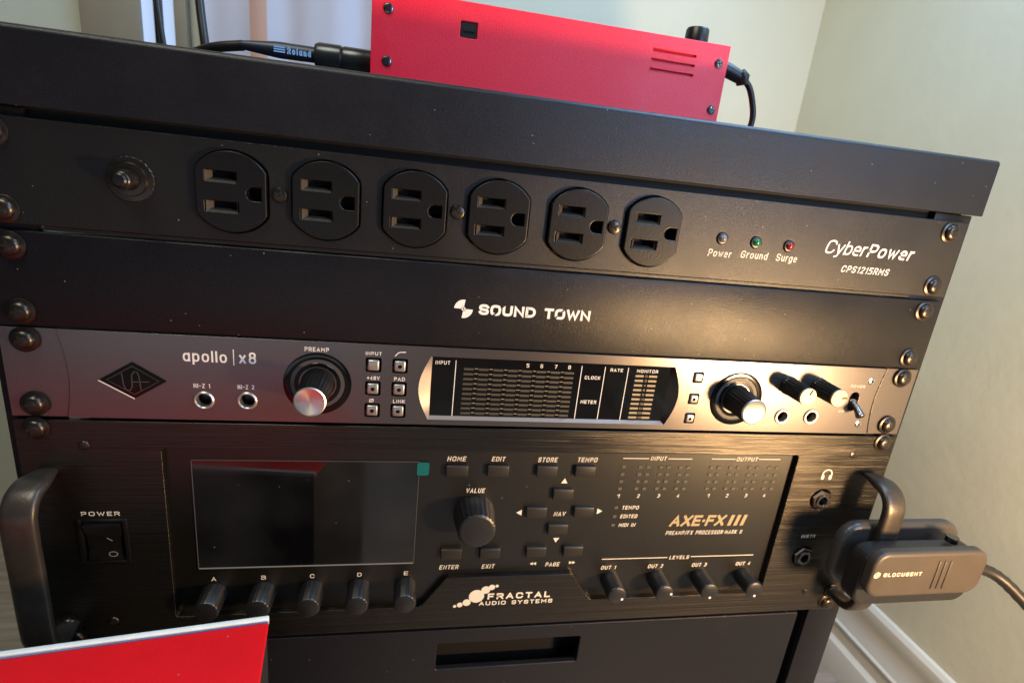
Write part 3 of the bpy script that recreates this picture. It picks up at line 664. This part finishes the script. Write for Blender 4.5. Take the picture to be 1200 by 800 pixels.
for z, s_, x1 in ((-184.8, 'TEMPO', 77.0), (-190.8, 'EDITED', 77.1), (-196.9, 'MIDI IN', 76.9)):
    ft(s_, 66.0, x1, z, z+2.5, shear=.16); X, Z = f(62.3, z+1.2); meshobj('led', LEDM, None, FX, (X, 3.45, Z))
ft('AXE\u00b7FX', 98.8, 137.0, -197.2, -189.4, 'gold', shear=.2, bold=.22, gap=.16)
for k in range(3):
    p = [(138.2+k*4.4, -197.3), (140.6+k*4.4, -197.3), (142.4+k*4.4, -189.5), (140.0+k*4.4, -189.5)]
    flat(FX, 'numeral_bar', [f(*q) for q in p], YI, 'gold', .05)
ft('PREAMP/FX PROCESSOR\u00b7MARK II', 97.8, 150.2, -203.3, -200.5, shear=.16, bold=.13, gap=.5)
line(59.3, 102.5, -220.0); line(118.6, 162.6, -219.8); ft('LEVELS', 103.9, 117.6, -221.4, -218.8, shear=.16)
for s_, x0, x1 in (('OUT 1', 59.6, 69.6), ('OUT 2', 90.6, 101.0), ('OUT 3', 120.6, 131.1), ('OUT 4', 151.6, 162.3)): ft(s_, x0, x1, -227.6, -224.9, shear=.16)
# maker's badge on the raised tab
text(FX, 'FRACTAL', -9.2, 29.6, -246.6, -242.2, YL, 'warmwhite', .0, .24); text(FX, 'AUDIO SYSTEMS', -14.0, 31.6, -250.8, -247.9, YL, 'warmwhite', .0, .22)
for cx, cz, r_ in ((-28.6, -250.6, 1.0), (-25.6, -249.7, 1.7), (-21.6, -248.2, 2.4), (-16.0, -243.9, 4.6), (-10.8, -239.6, 2.7), (-7.2, -237.8, 1.9), (-4.2, -237.0, 1.0)):
    meshobj('logo_disc', lathe([(0, .06), (r_, .06), (r_, 0)], 24), 'warmwhite', FX, (cx, -.06-abs(cx)*.002, cz))
# sockets on the right end
def nutjack(x, z):
    nut = lathe([(4.6, 2.6), (6.6, 2.4), (7.2, 1.6), (7.2, -1.6), (4.4, -1.6)], 6)
    a = meshobj('jack_socket', nut, 'screw', FX, (x, .8, z), rot=(0, .3, 0))
    c = meshobj('socket_collar', lathe([(2.9, -3), (2.9, 3.2), (3.3, 3.6), (4.3, 3.6), (4.7, 3.1), (4.7, 0)], 32), 'darkchrome', a); c.location = (0, 0, 0)
    c = meshobj('socket_bore', lathe([(0, -6), (2.95, -6), (3.0, 3.0)], 24), 'dark', a); c.location = (0, 0, 0)
    meshobj('socket_well', lathe([(7.4, -.1), (7.4, -3), (0, -3)], 32), 'plastic', a).location = (0, 0, 0)
nutjack(200.0, -178.6); nutjack(199.3, -221.8)
arc = [(199.3+3.3*math.cos(math.radians(a_)), -160.8+3.6*math.sin(math.radians(a_))) for a_ in range(-10, 191, 20)]
meshobj('headphone_icon', stroke(arc, .8), 'warmwhite', FX, (0, YL, 0))
for s in (-1, 1): flat(FX, 'headphone_icon', rect(199.3+s*2.7-1.0, 199.3+s*2.7+1.0, -164.2, -160.9, .7), YL, 'warmwhite', .05)
text(FX, 'INSTR', 194.0, 204.6, -207.4, -205.0, YL, 'warmwhite', .16, .19)
small_screw(FX, 213.3, -146.6, -.1, 'screw', 1.05); small_screw(FX, 210.2, -250.7, -.1, 'screw', 1.05)
small_screw(FX, -213.3, -146.6, -.1, 'screw', 1.05); small_screw(FX, -210.2, -250.7, -.1, 'screw', 1.05)
for s in (-1, 1): rack_screw(FX, s*232.0, -137.6); rack_screw(FX, s*231.0, -251.5)
# power rocker, left end
text(FX, 'POWER', -218.6, -201.4, -185.6, -183.2, YL, 'warmwhite', 0, .19)
rk = boxp('power_rocker', -218.8, -200.6, .8, 6, -211.8, -189.2, 'plastic', FX, .4)
rbm = bmesh.new(); pts = [(0, -11), (-1.2, -11), (1.0, 0), (-3.6, 11), (0, 11)]
A = [rbm.verts.new((-8, y, z)) for y, z in pts]; B = [rbm.verts.new((8, y, z)) for y, z in pts]
for k in range(5): rbm.faces.new((A[k], A[(k+1) % 5], B[(k+1) % 5], B[k]))
rbm.faces.new(A); rbm.faces.new(B)
meshobj('rocker_cap', bm2me(rbm), 'plastic', rk, (-209.7, 0.7, -200.6))
meshobj('rocker_mark', stroke([(1.9*math.cos(k*.35), 1.4*math.sin(k*.35)) for k in range(18)], .5, True), 'paleline', rk, (-205.5, -1.9, -207.0))
meshobj('rocker_mark', stroke([(-1.2, 1.2), (1.2, -.6)], .5), 'paleline', rk, (-206.0, -2.6, -198.0))
boxp('rocker_frame', -221, -219.0, -.8, 1, -213.5, -187.5, 'plastic', FX, .3); boxp('rocker_frame', -200.4, -198.4, -.8, 1, -213.5, -187.5, 'plastic', FX, .3)
boxp('rocker_frame', -219, -200.4, -.8, 1, -213.5, -212.1, 'plastic', FX, .3); boxp('rocker_frame', -219, -200.4, -.8, 1, -188.9, -187.5, 'plastic', FX, .3)
# carrying handles
for s in (-1, 1):
    path = smoothpath([(s*230, 1, -160.6), (s*230, -5, -160.2), (s*230, -13, -160.6), (s*230, -19, -163), (s*230, -23, -169), (s*230, -24, -178), (s*230, -24, -200), (s*230, -24, -230), (s*230, -23, -240), (s*230, -18.5, -246.5), (s*230, -9, -249.6), (s*230, 1, -250)], 5)
    rad = [min(1, .5+.055*i) * min(1, .5+.055*(len(path)-1-i)) for i in range(len(path))]
    h_ = meshobj('handle', tube(path, 7.1, 2.9, 24, radii=rad, power=.6), 'handle', FX)
    h_.location = -Vector((0, 0, -266))*S

# ------------------------------------------------------------------ 5. lower unit
LU = thing('lower_rack_unit', 'plain black rack unit at the bottom with a recessed slot in its front', 'rack unit', (0, 0, -400))
meshobj('front_panel', plate(rect(-210.8, 210.8, -399, -269.4, 1), [rect(-37, 54.5, -300, -279.6, 1)], 4, .7), 'powder', LU, (0, 1.0, 0))
boxp('slot_back', -40, 58, 16, 18, -304, -276, 'chassis', LU)
boxp('chassis', -209, 209, 18.2, 280, -398, -271, 'chassis', LU)
boxp('top_flange', -209, 209, 5.2, 18, -271.4, -270, 'powder', LU)
for s in (-1, 1): rack_screw(LU, s*229.0, -260.4, .0)

# ------------------------------------------------------------------ red device on top of the rack
RC = thing('red_case', 'red metal case with slotted vents standing on top of the rack', 'case', (10, 130, 33))
vs = [rect(63, 89.2, z-.85, z+.75, .7) for z in (73.2, 68.2, 63.2)]
meshobj('front_panel', plate(rect(-90.4, 109.5, 33.4, 81.2, .8), vs+[rect(-45, -36, 64.2, 72, .6)], 1.6, .4), 'redmetal', RC, (0, 60, 0))
boxp('case_body', -90, 109.1, 61.8, 190, 33.4, 81.0, 'redmetal', RC, .8)
for z in (73.2, 68.2, 63.2): 
    boxp('louvre', 63.2, 89.0, 59.5, 60.5, z+.35, z+.9, 'redmetal', RC, .2)
boxp('port_tongue', -43.4, -37.6, 60.1, 60.5, 67.4, 68.6, 'darkchrome', RC)
boxp('port', -44.6, -36.4, 60.6, 61.6, 64.5, 71.7, 'dark', RC)
for x, z in ((103.8, 71.2), (104.5, 46.6), (-82.1, 47.5), (-82.1, 72.0)): small_screw(RC, x, z, 59.9, 'darkchrome', 1.15)
kb = meshobj('dark_knob', lathe([(0, 9), (6, 9), (6.6, 8), (6.8, 0), (0, 0)], 32), 'plastic', RC, (93, 72, 81.2), rot=(-math.pi/2, 0, 0))

# power plug and lead on its right
PL = thing('power_plug', 'black angled plug with a thin lead bending down right of the red case', 'plug', (109.6, 80, 71))
meshobj('plug_body', tube([(109.8, 80, 75), (113, 80, 74.6), (121, 80, 72.8), (128, 80, 70.6), (131.5, 80, 69.4)], 4.6, 4.4, 16, radii=[.8, 1, .95, .88, .8], up=(0, 1, 0)), 'cable', PL)
meshobj('strain_relief', tube([(129, 80, 72.6), (131.5, 80, 70.2), (132.5, 80, 66)], 5.2, 4.2, 16, radii=[.8, 1, .75], up=(0, 1, 0)), 'cable', PL)
meshobj('lead', tube(smoothpath([(131, 80, 70), (137, 80, 66), (141.5, 80, 58), (144.3, 80, 48), (144, 82, 37.5), (150, 96, 34.9), (170, 130, 34.7), (190, 200, 34.7), (215, 300, 34.7)], 8), 1.9, n=10, up=(0, 1, .01)), 'cable', PL)
for o in PL.children: o.location = -Vector((109.6, 80, 71))*S
# jack lead on its left
JK = thing('jack_lead', 'dark jack plug with blue lettering plugged into the left side of the red case', 'audio cable', (-91, 75, 48))
def xl(name, pts, m, n=28):  # lathe along -x; pts (r, distance left of x=-91)
    me = lathe([(r, d) for r, d in pts], n); o = meshobj(name, me, m, JK, (-91, 75, 47.6), rot=(0, 0, -math.pi/2)); return o
xl('plug_barrel', [(0, 0), (6.0, 0), (6.4, 1), (6.4, 14), (5.9, 15), (6.6, 16), (6.6, 27), (5.6, 29), (0, 29)], 'barrel')
xl('sleeve', [(0, 29.2), (3.9, 29.2), (4.0, 47), (3.8, 50), (2.6, 62), (2.0, 66), (0, 66)], 'sleeve')
text(JK, 'Roland', -133.6, -121.6, 45.7, 48.9, 70.92, 'bluetext', 0, .22, smooth=2)
for k in range(3): boxp('logo_stripe', -140.2, -134.6, 70.95, 71.05, 46.0+k*1.1, 46.7+k*1.1, 'bluetext', JK)
jl = meshobj('lead', tube(smoothpath([(-156, 75, 47.4), (-175, 80, 44), (-200, 100, 36.5), (-225, 150, 35.6), (-240, 210, 35.6), (-262, 330, 35.6)], 8), 2.6, n=10, up=(0, 0, 1)), 'cable', JK)
jl.location = -Vector((-91, 75, 48))*S
# two leads rising behind at the far left
for pts, r_, lab in ((((-212, 196, 33), (-214, 198, 62), (-218, 204, 90), (-224, 215, 150), (-226, 230, 230)), 2.9, 'thick dark cable rising behind the rack lip, between window and curtain'),
                     (((-238, 198, 33), (-242, 200, 64), (-247, 206, 100), (-256, 215, 160), (-262, 230, 240)), 1.9, 'thin dark cable rising in front of the bluish window, top left')):
    c = meshobj('cable', tube(smoothpath([Vector(p)-Vector(pts[0]) for p in pts], 6), r_, n=10, up=(0, 1, 0)), 'cable', None, pts[0])
    tag(c, lab, 'cable')

# ------------------------------------------------------------------ red topped box in front, lower left
RB = thing('red_topped_box', 'bright red flat topped box with a pale rim in front of the rack, lower left', 'box', (-290, -180, -506))
C1 = Vector((-118.2, -56.5, -199.0)); ex = Vector((-.991, -.115, -.014)).normalized(); ey = Vector((.10, -.985, -.150)).normalized()
def quad_prism(p0, a, la, b, lb, h):
    bm = bmesh.new(); P = [p0, p0+a*la, p0+a*la+b*lb, p0+b*lb]
    T_ = [bm.verts.new(p) for p in P]; B_ = [bm.verts.new(p-Vector((0, 0, h))) for p in P]
    bm.faces.new(T_); bm.faces.new(B_)
    for k in range(4): bm.faces.new((T_[k], T_[(k+1) % 4], B_[(k+1) % 4], B_[k]))
    bmesh.ops.recalc_face_normals(bm, faces=bm.faces)
    bmesh.ops.bevel(bm, geom=bm.edges[:], offset=.5, segments=2, affect='EDGES', profile=.5)
    return bm2me(bm, 'prism', .6)
def rb(name, me, m):
    o = meshobj(name, me, m, RB); o.location = -Vector((-290, -180, -506))*S; return o
rb('lid', quad_prism(C1+ey*3.4, ex, 330, ey, 188, 3), 'redtop')
rb('rim', quad_prism(C1+Vector((0, 0, .5)), ex, 330, ey, 2.3, 3.5), 'palerim')
rb('rim_inset', quad_prism(C1+ey*2.4, ex, 330, ey, .9, 3), 'violet')
rb('box_body', quad_prism(C1+ey*1.0+ex*1.0-Vector((0, 0, 3.8)), ex, 328, ey, 190, 262), 'boxside')

# ------------------------------------------------------------------ clip reading light on the handle
CL = thing('clip_light', 'grey clip-on reading light clamped on the right rack handle', 'clip light', (236, -28, -205))
meshobj('back_jaw', plate(rect(203, 292, -228, -183.2, 14, 8), [], 8, 3.4, 5), 'clippad', CL, (0, -20.8, 0))
meshobj('rubber_pad', plate(rect(204, 286, -226.5, -189.0, 9, 6), [], 12, 1.6, 3), 'rubber', CL, (0, -39.2, 0))
meshobj('front_body', plate(rect(202.5, 282, -214.2, -183.8, 9, 8), [], 7.0, 2.2, 4), 'clip', CL, (0, -46.8, 0))
meshobj('hinge_pin', tube([(281, -37, -206), (281, -14, -206)], 4.5, n=20, up=(1, 0, 0)), 'darkchrome', CL)
meshobj('seam_groove', plate(rect(202.9, 281.6, -213.9, -184.1, 8.7, 8), [rect(203.7, 280.8, -213.1, -184.9, 8, 8)], .5, .1, 0), 'dark', CL, (0, -41.4, 0))
meshobj('hinge_spring', tube([(268, -33, -187), (268, -33, -183.5)], 3.5, n=16), 'darkchrome', CL).location = -Vector((236, -28, -205))*S
for k in range(3): boxp('grip_ridge', 246+k*4, 247.6+k*4, -47.3, -46.6, -209, -189.5, 'clip', CL, .25)
text(CL, 'GLOCUSENT', 210.4, 236.5, -199.2, -196.6, -46.95, 'warmwhite', .0, .19, gap=.5)
meshobj('logo_mark', stroke([(206.0+1.8*math.cos(k*.52)*(1+.15*math.sin(2*k*.52)), -197.9+1.8*math.sin(k*.52)) for k in range(12)], .55, True), 'warmwhite', CL, (0, -46.95, 0))
meshobj('logo_mark', stroke([(205.1, -198.7), (207.0, -197.1)], .9), 'warmwhite', CL, (0, -46.95, 0))
meshobj('gooseneck', tube(smoothpath([(278, -40, -200), (300, -44, -206), (330, -70, -232), (352, -130, -240), (362, -210, -214), (352, -282, -186), (334, -320, -174)], 14), 3.4, n=12, up=(0, 0, 1), radii=[1+.09*(k % 2) for k in range(85)]), 'cable', CL)
hd = meshobj('lamp_head', lathe([(0, -6), (35, -6), (37, -3), (37, 2), (34.5, 3), (34.5, 1), (0, 1)], 36), 'clip', CL, (286, -307, -168.5),)
for o in CL.children:
    if o.data.name.startswith('tube') or o.name.startswith('logo'): pass
for o in CL.children:
    if o.name.split('.')[0] in ('hinge_pin', 'gooseneck'): o.location = -Vector((236, -28, -205))*S
dirv = (Vector((110, 0, -120))-Vector((325, -310, -172))).normalized()
hd.rotation_euler = dirv.to_track_quat('-Y', 'Z').to_euler()
hd.location = (Vector((325, -310, -172))-dirv*5-Vector((236, -28, -205)))*S
